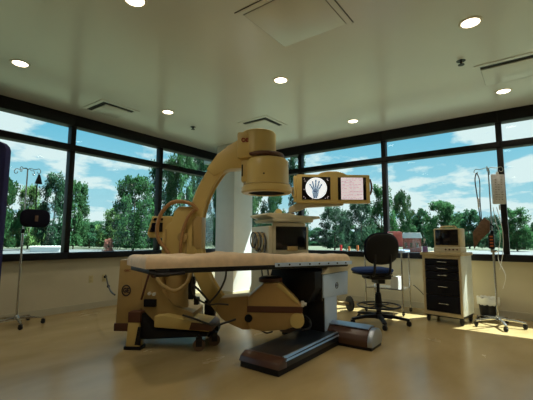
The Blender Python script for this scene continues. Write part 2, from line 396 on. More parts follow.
# control panel on the left of the carriage
cp = MB().prism([(-1.39, 1.20), (-1.335, 1.41), (-1.10, 1.41), (-1.10, 1.19), (-1.2, 1.16), (-1.36, 1.165)], N0 + .02, N0 + .20, .012).build('control_panel', 'cream', ca)
MB().prism([(-1.355, 1.23), (-1.325, 1.335), (-1.205, 1.335), (-1.205, 1.23)], N0 + .008, N0 + .03, .002).build('display', 'darkglass', cp)
MB().prism([(-1.318, 1.36), (-1.31, 1.388), (-1.205, 1.388), (-1.205, 1.36)], N0 + .008, N0 + .03, .002).build('display', 'darkglass', cp)
# rear cabinet with round monogram
cb = MB().prism([(-1.665, .21), (-1.645, .92), (-1.38, .92), (-1.38, .21)], N0 - .08, N0 + .42, .02).build('cabinet', 'cream_dark', ca)
MB().box(-1.675, -1.37, N0 - .09, N0 + .43, .15, .235, .012).build('bumper', 'brown', cb)
MB().tube([(-1.555 + .047 * cos(2 * pi * k / 32), N0 - .082, .585 + .056 * sin(2 * pi * k / 32)) for k in range(32)], .007, 6, closed=True).build('monogram_ring', 'logo', cb)
text('monogram', 'GE', .068, 'logo', cb, (-1.555, N0 - .083, .585), (R(90), 0, 0), bold=.003, squash=.8)
text('name_plate', 'OEC', .035, 'redlogo', cb, (-1.55, N0 - .083, .80), (R(90), 0, 0))
# mainframe body
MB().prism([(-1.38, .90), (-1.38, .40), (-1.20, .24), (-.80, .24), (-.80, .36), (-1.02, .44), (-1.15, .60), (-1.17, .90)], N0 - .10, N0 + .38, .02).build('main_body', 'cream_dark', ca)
MB().prism([(-1.18, .23), (-1.18, .345), (-1.06, .355), (-.60, .275), (-.565, .215), (-.60, .195)], N0 - .22, N0 + .16, .015).build('front_platform', 'cream', ca)
MB().prism([(-.80, .225), (-.78, .29), (-.60, .275), (-.555, .24), (-.56, .205), (-.80, .215)], N0 - .23, N0 + .17, .012).build('nose_bumper', 'brown', ca)
MB().prism([(-1.40, .10), (-1.40, .36), (-1.34, .38), (-1.2, .2), (-.62, .175), (-.62, .14), (-1.25, .10)], N0 - .19, N0 + .30, .01).build('underframe', 'black', ca)
# near rear leg
rl = MB().prism([(-1.475, .02), (-1.455, .29), (-1.335, .29), (-1.32, .02)], N0 - .22, N0 - .11, .008).build('rear_leg', 'cream', ca)
MB().box(-1.46, -1.325, N0 - .225, N0 - .10, .275, .385, .012).build('leg_cap', 'brown', rl)
MB().prism([(-1.375, .05), (-1.345, .235), (-1.318, .235), (-1.312, .05)], N0 - .228, N0 - .215, .003).build('leg_guard', 'black', rl)
MB().box(-1.49, -1.305, N0 - .23, N0 - .10, .0, .035, .006).build('foot_strip', 'black', rl)
fl = MB().box(-.78, -.66, N0 + .34, N0 + .44, .12, .42, .01).cyl((-.7, N0 + .33, .1), (-.7, N0 + .45, .1), .1, n=24).box(-1.38, -.7, N0 + .34, N0 + .42, .14, .22, .01).build('far_leg', 'black', ca)
caster(ca, -.70, N0 - .20, .062, R(12), .03, 'wheel', 'front_caster')
caster(ca, -.58, N0 + .0, .062, R(12), .03, 'wheel', 'front_caster')
# details on the mainframe
MB().box(-1.335, -1.20, N0 - .13, N0 - .09, .42, .50, .008).build('socket_block', 'black', ca)
MB().cyl((-1.28, N0 - .1, .56), (-1.28, N0 - .125, .56), .018).cyl((-1.23, N0 - .1, .555), (-1.23, N0 - .125, .555), .018).build('socket', 'whitecard', ca)
MB().tube([(-1.36, N0 - .13, .50), (-1.31, N0 - .15, .66), (-1.27, N0 - .15, .80), (-1.25, N0 - .13, .88)], .012, 8, 5).build('strap', 'brown', ca)
MB().ball((-1.22, N0 - .14, .77), .045).build('handle_knob', 'brown', ca)
MB().tube([(-1.22, N0 - .13, .76), (-1.12, N0 - .17, .66), (-.98, N0 - .17, .60), (-.86, N0 - .15, .68), (-.83, N0 - .12, .80)], .021, 10, 7).build('hose', 'cream_dark', ca)
MB().tube([(-.82, N0 - .1, .80), (-.80, N0 - .14, .60), (-.74, N0 - .15, .52), (-.62, N0 - .15, .46), (-.52, N0 - .16, .47), (-.40, N0 - .2, .47)], .009, 8, 6).tube([(-.80, N0 - .12, .66), (-.70, N0 - .14, .58), (-.60, N0 - .14, .47)], .012, 8, 5).build('cable', 'cable', ca)
MB().box(-.86, -.80, N0 - .10, N0 + .0, .50, .74, .01).box(-.80, -.75, N0 - .08, N0 + .0, .44, .52, .008).build('cable_bracket', 'black', ca)
MB().tube([(-.42, N0 - .24, .86), (-.43, N0 - .24, .74), (-.50, N0 - .22, .60), (-.60, N0 - .18, .49), (-.63, N0 - .16, .47)], .010, 8, 6).build('cable', 'cable', ca)
MB().tube([(-.90, N0 - .12, .34), (-.76, N0 - .22, .33), (-.55, N0 - .24, .27), (-.42, N0 - .2, .29), (-.33, N0 - .14, .31)], .011, 8, 6).build('cable', 'cable', ca)

# ------------------------------------------------------------------ imaging table
tt = thing('imaging_table', 'long black-topped procedure table on a blue-grey column and low dark base', 'medical table', (3.85, 1.98, 0))
TX, TY = 3.85, 1.98
th = R(162)
# local helper for the top: origin at right-near corner, u to the left end, v away
def TT(u0, z): return Matrix.Translation((4.046 - TX, 1.769 - TY, z)) @ Matrix.Rotation(th, 4, 'Z')
Ln = 2.375; Wd = .56
tilt = .030 / 2.45
def top_T(z): return TT(0, z) @ Matrix.Rotation(-tilt, 4, 'Y')
# in this frame +x runs to the head end at the left, -y runs away from the camera
MB().box(.02, Ln, -Wd + .01, -.01, -.045, 0, .015, T=top_T(.878)).build('tabletop', 'black', tt)
MB().tube([(Ln - .01, -.02, -.03), (Ln - .10, .010, -.045), (Ln - .3, .010, -.04)], .015, 8, T=top_T(.878)).box(Ln - .17, Ln - .05, -.05, .01, -.065, -.01, .008, T=top_T(.878)).build('head_clamp', 'blackmetal', tt)
rail = MB().box(.0, 1.12, .008, .02, -.045, -.005, .002, T=top_T(.905)).box(-.012, 0, -Wd, .02, -.045, -.005, .002, T=top_T(.905)).build('side_rail', 'bluegrey', tt)
for q in range(8): MB().cyl((.10 + q * .14, .019, -.025), (.10 + q * .14, .026, -.025), .009, n=10, T=top_T(.905)).build('rail_bolt', 'black', rail)
MB().box(1.12, 1.6, .006, .014, -.050, -.030, .002, T=top_T(.905)).build('rail_end', 'black', tt)
# head housing, aligned with the base
MB().prism([(3.62 - TX, .765), (4.28 - TX, .765), (4.40 - TX, .85), (3.75 - TX, .85)], 1.90 - TY, 2.44 - TY, .006).build('top_yoke', 'paleplastic', tt)
hd = MB().prism([(3.65 - TX, .50), (3.65 - TX, .76), (4.32 - TX, .76), (4.29 - TX, .47)], 1.915 - TY, 2.44 - TY, .02).build('head_housing', 'bluegrey', tt)
MB().box(3.632 - TX, 3.652 - TX, 1.93 - TY, 2.43 - TY, .47, .83, .004).build('shaded_end', 'blackmetal', hd)  # black sheet stands in for shade on the side turned from the sun
MB().prism([(2.02 - TY, .46), (1.93 - TY, .62), (1.93 - TY, .80), (2.5 - TY, .82), (2.55 - TY, .66), (2.2 - TY, .46)], 3.48 - TX, 3.64 - TX, .01, axes='yz').build('drive_cover', 'black', tt)
MB().tube([(3.975 - TX + .034 * cos(2 * pi * k / 32), 1.913 - TY, .61 + .034 * sin(2 * pi * k / 32)) for k in range(32)], .004, 6, closed=True).build('emblem_ring', 'logo', hd)
MB().box(3.975 - TX - .02, 3.975 - TX + .02, 1.911 - TY, 1.914 - TY, .606, .614).box(3.975 - TX - .004, 3.975 - TX + .004, 1.911 - TY, 1.914 - TY, .59, .63).build('emblem', 'logo', hd)
colm = MB().box(3.69 - TX, 4.0 - TX, 1.925 - TY, 2.32 - TY, .12, .50, .012).build('column', 'bluegrey', tt)
MB().box(3.672 - TX, 3.692 - TX, 1.93 - TY, 2.315 - TY, .13, .50, .004).build('column_shade', 'blackmetal', colm)  # shade of the column's left side, put in as a black sheet
# base: long plate with a sloped brown nose, half round cross foot
bp = MB().prism([(2.66 - TX, .125), (2.66 - TX, .05), (4.05 - TX, .05), (4.05 - TX, .14), (3.7 - TX, .135)], 1.785 - TY, 2.22 - TY, .008).build('base_plate', 'baseblue', tt)
MB().prism([(2.575 - TX, .055), (2.60 - TX, .10), (2.665 - TX, .132), (2.70 - TX, .132), (2.70 - TX, .05)], 1.78 - TY, 2.225 - TY, .006).build('nose_cap', 'basebrown', bp)
MB().box(2.585 - TX, 4.0 - TX, 1.79 - TY, 2.215 - TY, .0, .06, .01).build('skirt', 'black', bp)
MB().prism([(1.776 - TY, .105), (1.80 - TY, .142), (1.815 - TY, .142), (1.80 - TY, .105)], 2.68 - TX, 4.0 - TX, axes='yz').build('edge_trim', 'steel', bp)
prof = [(3.725 - TX, .03), (4.03 - TX, .03), (4.045 - TX, .11), (4.01 - TX, .17), (3.95 - TX, .205), (3.87 - TX, .215), (3.80 - TX, .20), (3.745 - TX, .15), (3.72 - TX, .09)]
cf = MB().prism(prof, 1.46 - TY, 2.56 - TY, .012).build('cross_foot', 'basebrown', tt)
MB().prism([(a * .97 + .001, b * .97 + .001) for a, b in prof], 1.405 - TY, 1.475 - TY, .02).build('foot_cap', 'steel', cf)
MB().prism([(3.79 - TX, .198), (3.87 - TX, .2145), (3.95 - TX, .204), (3.965 - TX, .215), (3.87 - TX, .226), (3.78 - TX, .209)], 1.47 - TY, 2.55 - TY, axes='xz').build('top_strip', 'steel', cf)
MB().box(3.74 - TX, 4.03 - TX, 1.42 - TY, 2.54 - TY, 0, .035, .006).build('foot_skirt', 'black', cf)

# mattress pad resting on the table
pt = bmesh.new(); nu, nv = 60, 14; grid = []
random.seed(4)
L2 = Ln + .03; W2 = Wd
def pad_h(u, v):
    h = .103 + .010 * sin(u * 5.1 + 1) + .006 * sin(u * 11 + v * 9) + .003 * sin(u * 31 + v * 23) + .008 * (1 if u > 1.45 else 0)
    h -= .018 * max(0, min(1, (.9 - u) / .7)) + .012 * max(0, min(1, (u - 1.9) / .4))
    e = min(u + .0, L2 - u, v, W2 - v); rr = .045
    if e < rr: h = h - .06 + .06 * math.sqrt(max(0, 1 - ((rr - e) / rr) ** 2))
    return h
us = [0, .004, .012, .025, .045] + [.045 + (L2 - .09) * q / 70 for q in range(1, 70)] + [L2 - .045, L2 - .025, L2 - .012, L2 - .004, L2]
vs_ = [0, .006, .018, .035] + [.035 + (W2 - .07) * q / 14 for q in range(1, 14)] + [W2 - .035, W2 - .018, W2 - .006, W2]
top = [[pt.verts.new((u, -v, pad_h(u, v))) for v in vs_] for u in us]
bot = [[pt.verts.new((u + (.006 if 0 else 0), -v, .0)) for v in vs_] for u in us]
nu, nv = len(us), len(vs_)
for a in range(nu - 1):
    for b in range(nv - 1):
        pt.faces.new([top[a][b], top[a + 1][b], top[a + 1][b + 1], top[a][b + 1]]); pt.faces.new([bot[a][b], bot[a][b + 1], bot[a + 1][b + 1], bot[a + 1][b]])
for a in range(nu - 1):
    pt.faces.new([top[a][0], bot[a][0], bot[a + 1][0], top[a + 1][0]]); pt.faces.new([top[a][-1], top[a + 1][-1], bot[a + 1][-1], bot[a][-1]])
for b in range(nv - 1):
    pt.faces.new([top[0][b], top[0][b + 1], bot[0][b + 1], bot[0][b]]); pt.faces.new([top[-1][b], bot[-1][b], bot[-1][b + 1], top[-1][b + 1]])
m = MB(); m.bm = pt
pad = m.build('mattress_pad', 'pad', ang=60)
pad.matrix_world = Matrix.Translation((TX, TY, 0)) @ top_T(.8795)
tag(pad, 'peach tan quilted mattress pad lying along the procedure table', 'mattress')

# ------------------------------------------------------------------ workstation behind
def cam_dir(px):     # horizontal bearing that corresponds to an image column (used only for ground distances)
    return .639218 - math.atan((px - 266.5) / 358.4 / cos(.109))
def ground(px, dep):
    a = cam_dir(px); d = dep / cos(a - .639218); return (d * cos(a), d * sin(a))
wx, wy = ground(290, 5.25)
WR = R(-28)
ws = thing('imaging_workstation', 'beige rolling x-ray workstation cart with two raised monitors behind the table', 'medical cart', (wx, wy, 0), WR)
body = MB().box(-.36, .30, -.02, .60, .16, 1.34, .015).box(-.30, .25, -.03, .0, .95, 1.39, .01).build('cart_body', 'paleplastic', ws)
MB().box(-.25, .255, -.036, -.028, 1.0, 1.335, .004).build('screen_recess', 'darkglass', body)
MB().box(-.07, .10, -.05, -.030, .985, 1.05, .006).build('latch', 'cream_dark', body)
tr = MB().prism([(-.30, 1.40), (.34, 1.40), (.36, 1.44), (-.34, 1.44)], -.08, .58, .01).prism([(-.40, 1.50), (-.36, 1.525), (.0, 1.53), (.12, 1.50), (.50, 1.50), (.52, 1.465), (.36, 1.44), (-.25, 1.44)], -.02, .58, .006).build('top_tray', 'paleplastic', ws)
MB().box(-.02, .08, .0, .08, 1.50, 1.54, .01).build('latch', 'brown', tr)
MB().prism([(-.36, .10), (-.36, .17), (.50, .17), (.50, .10)], .0, .62, .01).build('chassis', 'blackmetal', ws)
why = .50
Tw = Matrix.Translation((1.20, .19, .12)) @ Matrix.Rotation(R(-8), 4, 'Z')
MB().cyl((-.013, 0, 0), (.013, 0, 0), .12, n=28, T=Tw).cyl((-.02, 0, 0), (.02, 0, 0), .05, n=16, T=Tw).build('rear_wheel', 'rubber', ws)
MB().tube([(.40, .40, .135), (.8, .32, .16), (1.19, .19, .125)], .02, 8, 4).build('outrigger', 'cream_dark', ws)
MB().cyl((-.43, why, .12), (-.38, why, .12), .12, n=28).cyl((-.44, why, .12), (-.37, why, .12), .05, n=16).build('rear_wheel', 'rubber', ws)
caster(ws, -.28, .08, .045, .4, ztop=.11); caster(ws, .24, .08, .045, .2, ztop=.11)
for q in range(5):
    MB().tube([(-.375 - .02 * q, .06 + .03 * q + .12 + (.15 - .012 * q) * cos(2 * pi * k / 18), 1.09 + .012 * q + (.16 - .012 * q) * sin(2 * pi * k / 18)) for k in range(18)], .010, 8, closed=True).build('cable_coil', ('cable', 'cream_dark')[q % 2], ws)
MB().box(-.40, -.355, .10, .22, 1.18, 1.24, .008).build('coil_hook', 'cream_dark', ws)
MB().tube([(-.38, .1, 1.1), (-.40, .0, .95), (-.37, -.03, .7), (-.33, -.04, .45), (-.2, -.06, .17)], .013, 8, 6).tube([(-.38, .2, 1.0), (-.44, .05, .8), (-.42, -.0, .5), (-.36, .0, .2)], .010, 8, 6).build('cable', 'cable', ws)
# twin monitor head, turned square to the viewer's side of the room
mx, my = ground(333.3, 5.0)
dx, dy = mx - wx, my - wy
lx, ly = dx * cos(-WR) - dy * sin(-WR), dx * sin(-WR) + dy * cos(-WR)
MR = R(-53.4) - WR
mh = MB().box(-.52, .52, -.03, .05, 1.652, 2.06, .022).box(-.505, .505, .04, .13, 1.70, 2.02, .03).prism([(-.22, 2.055), (-.17, 2.085), (-.08, 2.105), (.06, 2.105), (.14, 2.085), (.20, 2.055)], -.02, .08, .006).box(-.555, -.515, -.01, .06, 1.67, 2.04, .01).build('monitor_housing', 'cream', ws, (lx, ly, 0), (0, 0, MR + R(2)))
sc1 = MB().box(-.445, -.045, -.036, -.028, 1.70, 2.02, .003).build('screen', 'darkglass', mh)
sc2 = MB().box(.06, .46, -.036, -.028, 1.70, 2.02, .003).build('screen', 'darkglass', mh)
T = Matrix.Translation((-.245, -.0365, 1.862)) @ Matrix.Rotation(R(90), 4, 'X')
MB().lathe([(0, 0), (.150, 0), (.150, .0015), (0, .0015)], n=48, T=T).build('radiograph_field', 'xwhite', mh)
# hand radiograph: soft tissue then bones
def hand(mb, rad, y, fat):
    palm = [(-.045, -.135), (.012, -.135), (.035, -.06), (.038, -.01), (.0, .012), (-.045, .0), (-.06, -.05)]
    T2 = Matrix.Translation((-.245, y, 1.862))
    if fat: mb.prism(palm, 0, .001, T=T2)
    F = [((-.045, -.02), (-.075, .035), (-.095, .06)), ((-.032, 0), (-.046, .06), (-.052, .10)), ((-.008, .005), (-.006, .075), (-.004, .122)), ((.016, 0), (.034, .065), (.044, .108)), ((.034, -.018), (.062, .03), (.082, .06))]
    for f in F:
        for a, b in zip(f[:-1], f[1:]):
            d = Vector((b[0] - a[0], b[1] - a[1])); L = d.length; d.normalize(); p = Vector((-d.y, d.x)) * rad
            g = 0 if fat else .006
            a2 = Vector(a) + d * g; b2 = Vector(b) - d * g
            mb.prism([tuple(a2 + p), tuple(a2 - p), tuple(b2 - p * .8), tuple(b2 + p * .8)], 0, .001, T=T2)
        if not fat:
            a = Vector((-.02, -.09)); b = Vector(f[0]); d = (b - a).normalized(); p = Vector((-d.y, d.x)) * rad * .8
            a = a + d * .03; b = b - d * .008
            mb.prism([tuple(a + p), tuple(a - p), tuple(b - p), tuple(b + p)], 0, .001, T=T2)
    if not fat:
        for q in range(8):
            c = Vector((-.038 + (q % 4) * .018, -.10 + (q // 4) * .02))
            mb.prism([(c.x + .008 * cos(2 * pi * k / 8), c.y + .008 * sin(2 * pi * k / 8)) for k in range(8)], 0, .001, T=T2)
        mb.prism([(-.042, -.14), (-.016, -.14), (-.018, -.115), (-.038, -.115)], 0, .001, T=T2).prism([(-.010, -.14), (.008, -.14), (.006, -.115), (-.008, -.115)], 0, .001, T=T2)
m = MB(); hand(m, .0125, -.0390, True); m.build('hand_shadow', 'xmid', mh, smooth=False)
m = MB(); hand(m, .0062, -.0402, False); m.build('hand_bones', 'xdark', mh, smooth=False)
sp = MB()
for a, b in ((-.41, 1.99), (-.40, 1.96), (-.09, 1.99), (-.08, 1.975), (-.42, 1.74), (-.40, 1.72), (-.09, 1.725), (-.12, 1.72), (-.30, 1.71), (-.08, 1.745), (-.415, 1.84)): sp.box(a - .005, a + .005, -.0375, -.0362, b - .004, b + .004)
sp.build('screen_marks', 'page', mh, smooth=False)
MB().box(.105, .415, -.038, -.0362, 1.705, 2.015).build('report_page', 'page', mh, smooth=False)
pg = MB(); random.seed(2)
for r_ in range(15):
    z = 1.998 - r_ * .020
    x = .118
    while x < .39:
        w = random.uniform(.015, .05)
        if random.random() < .72: pg.box(x, min(x + w, .405), -.0388, -.0381, z - .0035, z + .0035)
        x += w + .008
for z in (1.95, 1.88, 1.815, 1.775): pg.box(.11, .41, -.0388, -.0381, z - .0015, z + .0015)
pg.build('report_lines', 'pagetext', mh, smooth=False)
MB().tube([(-.50, 0, 1.76), (-.56, -.01, 1.74), (-.585, -.01, 1.80), (-.57, -.01, 1.87)], .010, 8, 6).build('side_handle', 'cream_dark', mh)
MB().tube([(.525, 0, 1.78), (.545, 0, 1.85), (.545, 0, 1.93), (.525, 0, 2.0)], .014, 8, 5).build('side_handle', 'brown', mh)
# arm from the cart top to the monitors
T = Matrix.Translation((lx, ly, 0)) @ Matrix.Rotation(MR, 4, 'Z')
arm = MB()
arm.prism([(-.62, 1.52), (-.62, 1.60), (-.50, 1.665), (.15, 1.66), (.15, 1.63), (-.36, 1.60), (-.46, 1.555)], .02, .16, .012, T=T)
arm.build('monitor_arm', 'paleplastic', ws)
MB().cyl((-.12, .25, 1.43), (-.12, .25, 1.53), .10, n=28).cyl((-.12, .25, 1.5), (-.12, .12, 1.56), .05).build('arm_pivot', 'cream', ws)

# ------------------------------------------------------------------ drafting stool
SR = R(46)
st = thing('drafting_stool', 'tall dark stool with blue seat and black rounded backrest by the table end', 'stool', (5.02, 1.79, 0), SR)
# local +y... stool faces +x
def rbox(cx, cy, cz, hx, hy, hz, p=3.2, n=28, mcap=8, T=None, mb=None):
    """superellipse cushion, plan in x-y"""
    mb = mb or MB(); prof = []
    for k in range(mcap + 1):
        a = -pi / 2 + pi * k / mcap
        prof.append((abs(cos(a)) ** .45, (1 if sin(a) >= 0 else -1) * abs(sin(a)) ** .8))
    vs = []; fs = []
    for s_, z in prof:
        for i in range(n):
            a = 2 * pi * i / n; c, s2 = cos(a), sin(a)
            vs.append((cx + hx * s_ * math.copysign(abs(c) ** (2 / p), c), cy + hy * s_ * math.copysign(abs(s2) ** (2 / p), s2), cz + hz * z))
    for k in range(mcap):
        for i in range(n):
            j = (i + 1) % n; fs.append([k * n + i, k * n + j, (k + 1) * n + j, (k + 1) * n + i])
    mb._add(vs, fs, T); bmesh.ops.remove_doubles(mb.bm, verts=mb.bm.verts, dist=1e-5); return mb
seat = rbox(.03, .07, .725, .24, .27, .042).build('seat', 'seatblue', st)
rbox(.03, .07, .685, .235, .255, .022).build('seat_pan', 'black', seat)
Tb = Matrix.Translation((-.25, .06, 1.03)) @ Matrix.Rotation(R(84), 4, 'Y')
bk = rbox(0, 0, 0, .215, .25, .04, 2.6, T=Tb).build('backrest', 'backfab', st)
rbox(0, 0, -.022, .20, .235, .03, 2.6, T=Tb).build('back_shell', 'black', bk)
for s_ in (-1, 1):
    MB().tube([(-.05, .04 + .08 * s_, .665), (-.20, .06 + .10 * s_, .67), (-.26, .06 + .11 * s_, .74), (-.285, .06 + .11 * s_, .95)], .017, 8, 6).build('back_bar', 'blackmetal', st)
MB().box(-.17, .14, -.12, .18, .61, .675, .02).box(-.12, .1, -.05, .05, .55, .63, .01).box(.0, .08, -.20, -.10, .63, .655, .005).box(-.09, -.02, .10, .21, .62, .645, .005).build('tilt_mechanism', 'black', st)
MB().tube([(.05, -.1, .645), (.08, -.22, .63), (.08, -.27, .635)], .009, 6, 3).build('lever', 'blackmetal', st)
MB().tube([(-.06, .1, .64), (-.07, .24, .625)], .009, 6).build('lever', 'blackmetal', st)
MB().cyl((0, 0, .12), (0, 0, .42), .034, .034).cyl((0, 0, .42), (0, 0, .60), .022).cyl((0, 0, .27), (0, 0, .40), .045, .04).build('gas_post', 'black', st)
fr = MB().tube([(.285 * cos(2 * pi * k / 40), .285 * sin(2 * pi * k / 40), .245) for k in range(40)], .012, 8, closed=True)
fr.lathe([(.034, .22), (.055, .225), (.055, .27), (.034, .275)], n=20)
for q in range(4):
    a = 2 * pi * q / 4 + .5; fr.tube([(.05 * cos(a), .05 * sin(a), .25), (.17 * cos(a), .17 * sin(a), .235), (.285 * cos(a), .285 * sin(a), .245)], .009, 6, 4)
fr.build('foot_ring', 'blackmetal', st)
MB().cyl((0, 0, .07), (0, 0, .15), .055, .045).build('base_hub', 'black', st)
for q in range(5):
    a = R(138 + 72 * q) - SR; ca_, sa_ = cos(a), sin(a)
    T = Matrix.Rotation(a, 4, 'Z')
    l_ = MB().prism([(.03, .075), (.03, .135), (.20, .125), (.39, .095), (.40, .075), (.36, .07), (.20, .085)], -.028, .028, .008, T=T).build('base_leg', 'black', st)
    caster(l_, .385 * ca_, .385 * sa_, .03, a + .7, .022, ztop=.066)

# ------------------------------------------------------------------ small steel table behind the stool
sx0, sx1, sy0, sy1 = 5.72, 6.12, 1.66, 2.24
cx, cy = (sx0 + sx1) / 2, (sy0 + sy1) / 2; hx, hy = (sx1 - sx0) / 2, (sy1 - sy0) / 2
it = thing('instrument_table', 'slim chrome-legged grey-topped side table behind the stool, below the sill', 'side table', (cx, cy, 0))
MB().box(-hx - .02, hx + .02, -hy - .02, hy + .02, .945, .985, .008).build('tabletop', 'bluegrey', it)
MB().box(-hx, hx, -hy, hy, .375, .39, .004).build('shelf', 'chrome', it)
for a, b in ((-1, -1), (1, -1), (-1, 1), (1, 1)):
    lg_ = MB().cyl((a * hx, b * hy, .07), (a * hx, b * hy, .95), .013, n=12).build('leg', 'chrome', it)
    caster(lg_, a * hx, b * hy, .025, .3, .016, ztop=.06)
tb_ = thing('storage_tub', 'white lidded plastic tub on the side table, half under a pink towel', 'tub', (5.87, 1.905, .986), R(-53))
MB().prism([(-.13, 0), (.13, 0), (.15, .21), (-.15, .21)], -.10, .10, .012).build('tub', 'white', tb_)
MB().box(-.165, .165, -.125, .125, .21, .27, .02).build('lid', 'white', tb_)
tw = MB(); nt_ = 14
prof = [(-.13, .05), (-.135, .15), (-.14, .22), (-.13, .276), (-.05, .283), (.05, .282), (.12, .279), (.142, .25), (.145, .15), (.15, .02)]
vsA = []
for (y, z) in prof:
    for q in range(nt_ + 1):
        x = .04 + .14 * q / nt_; w = .004 * sin(q * 1.9 + z * 30) if z < .26 else .002 * sin(q)
        vsA.append((x, y * (1.0) + w + (.0), z + .005))
fsA = [[a * (nt_ + 1) + q, a * (nt_ + 1) + q + 1, (a + 1) * (nt_ + 1) + q + 1, (a + 1) * (nt_ + 1) + q] for a in range(len(prof) - 1) for q in range(nt_)]
tw._add(vsA, fsA); tw = tw.build('pink_towel', 'pink', None, (5.87, 1.905, .988), (0, 0, R(-53)), ang=70)
sm = tw.modifiers.new('thickness', 'SOLIDIFY'); sm.thickness = .007; sm.offset = 1
tag(tw, 'pink towel draped over the white tub behind the stool', 'towel')
wb = MB().box(-.05, .05, -.06, .06, 0, .19, .004).box(-.052, .052, -.03, .03, .188, .192).build('white_carton', 'whitecard', None, (5.80, 1.78, .391), (0, 0, R(-10)))
tag(wb, 'small white carton on the lower shelf of the side table', 'box')

# ------------------------------------------------------------------ supply cart on the right
CR = R(-9)
# local x = depth away, local y = left along the front
ct = thing('supply_cart', 'beige rolling cart with five black drawers and sunlit pale side', 'cart', (5.54, .83, 0), CR)
W = .50; Dp = .44; Ht = .945
MB().box(0, Dp, -.012, .0, .12, .93, .002).build('side_panel', 'cartside', ct)  # sunlight put into this panel's white; the opposite side stays beige
MB().box(0, Dp, W, W + .012, .12, .93, .002).box(Dp - .01, Dp, 0, W, .12, .93).build('side_panel', 'cartwood', ct)
MB().box(-.012, .0, -.005, .022, .10, .94, .004).box(-.012, .0, W - .03, W + .005, .10, .94, .004).box(-.012, 0, 0, W, .10, .15, .003).box(-.012, 0, 0, W, .885, .94, .003).build('front_frame', 'cartwood', ct)
MB().box(-.03, Dp + .02, -.03, W + .03, .93, .975, .01).build('worktop', 'cartwood', ct)
zs = [.155, .38, .60, .71, .795, .885]
hz = [.27, .50, .655, .75, .84]
for q in range(5):
    d_ = MB().box(-.022, .01, .022, W - .032, zs[q] + .004, zs[q + 1] - .004, .003).build('drawer', 'drawer', ct)
    zc_ = hz[q]
    MB().tube([(-.024, .17, zc_), (-.04, .18, zc_), (-.04, .29, zc_), (-.024, .30, zc_)], .005, 6).build('handle', 'chrome', d_)
MB().box(.0, Dp, 0, W, .085, .125, .004).build('chassis', 'black', ct)
for a, b in ((.04, .03), (.04, W - .03), (Dp - .04, .03), (Dp - .04, W - .03)): caster(ct, a, b, .036, .6, .02, ztop=.085)
ct2 = thing('patient_monitor', 'small beige monitor with dark screen standing on the drawer cart', 'monitor', (5.64, .985, .976), CR)
MB().box(-.05, .17, -.175, .175, .075, .335, .015).build('housing', 'cartwood', ct2)
MB().box(-.056, -.046, -.152, .152, .10, .318, .004).build('screen', 'darkglass', ct2)
MB().box(-.07, .17, -.185, .175, .0, .075, .012).build('base', 'paleplastic', ct2)
MB().tube([(.03, -.10, .33), (.03, -.09, .36), (.03, .09, .36), (.03, .10, .33)], .012, 8, 4).build('carry_handle', 'cartwood', ct2)
for q in range(4): MB().cyl((-.068, -.14 + q * .05, .04), (-.08, -.14 + q * .05, .04), .012, n=12).build('knob', 'brown', ct2)
sb = thing('spray_bottle', 'clear spray bottle of purple liquid beside the small monitor', 'bottle', (5.60, 1.285, .976))
MB().lathe([(0, 0), (.036, 0), (.038, .01), (.037, .08), (0, .081)], n=20).build('liquid', 'purple', sb)
MB().lathe([(.037, .082), (.036, .10), (.016, .14), (.013, .16), (0, .16)], n=20).build('bottle_shoulder', 'clear', sb)
MB().box(-.035, .02, -.012, .012, .16, .19, .006).box(-.03, -.02, -.006, .006, .125, .165, .002).build('trigger', 'white', sb)

# ------------------------------------------------------------------ IV poles
def iv_pole(x, y, rot, label, h, rp=.012, hooks=4, legrad=.32):
    t = thing('iv_pole', label, 'IV pole', (x, y, 0), 0)
    MB().cyl((0, 0, .10), (0, 0, 1.25), .0145, n=14).build('lower_tube', 'chrome', t)
    MB().cyl((0, 0, 1.2), (0, 0, h), .009, n=12).build('upper_tube', 'chrome', t)
    MB().lathe([(.011, 1.22), (.024, 1.225), (.024, 1.27), (.011, 1.28)], n=16).build('collar', 'black', t)
    MB().lathe([(.0, .075), (.045, .08), (.045, .10), (.022, .14), (0, .14)], n=20).build('base_hub', 'chrome', t)
    for q in range(5):
        a = rot + 2 * pi * q / 5; T = Matrix.Rotation(a, 4, 'Z')
        l = MB().prism([(.02, .085), (.02, .118), (legrad * .6, .105), (legrad, .085), (legrad, .068), (legrad * .6, .08)], -.015, .015, .004, T=T).build('base_leg', 'chrome', t)
        caster(l, legrad * .96 * cos(a), legrad * .96 * sin(a), .026, a + .8, .018, ztop=.064)
    for q in range(hooks):
        a = rot + .9 + 2 * pi * q / hooks; c, s_ = cos(a), sin(a)
        P = [(0, 0, h - .01), (.03, 0, h + .01), (.10, 0, h - .005), (.15, 0, h + .005), (.175, 0, h - .03), (.16, 0, h - .06), (.135, 0, h - .055), (.13, 0, h - .035)]
        MB().tube([(p[0] * c, p[0] * s_, p[2]) for p in P], .0045, 7, 4).build('hook', 'chrome', t)
    return t
iv_pole(1.96, 5.60, R(260), 'chrome IV pole in front of the left window beside the navy screen', 2.11)
iv_pole(5.84, .46, R(128), 'chrome IV pole between the drawer cart and the right windows', 2.15, legrad=.31)
# black round pouch hanging on the left pole
pc = thing('pressure_cuff', 'black rounded cuff bag hanging on the left IV pole', 'medical bag', (2.075, 5.53, 1.43))
rbox(0, 0, 0, .19, .035, .125, 2.0, mcap=12).build('pouch', 'backfab', pc)
MB().box(-.02, .02, -.042, -.032, -.045, .035, .004).build('tag', 'brownpanel', pc)
MB().tube([(.0, 0, .12), (-.01, .0, .3), (-.005, .01, .50), (.01, .02, .60)], .008, 8, 5).build('strap', 'black', pc)
MB().prism([(-.04, .48), (.05, .48), (.02, .60), (.0, .62)], -.02, .02, .006).build('buckle', 'black', pc)

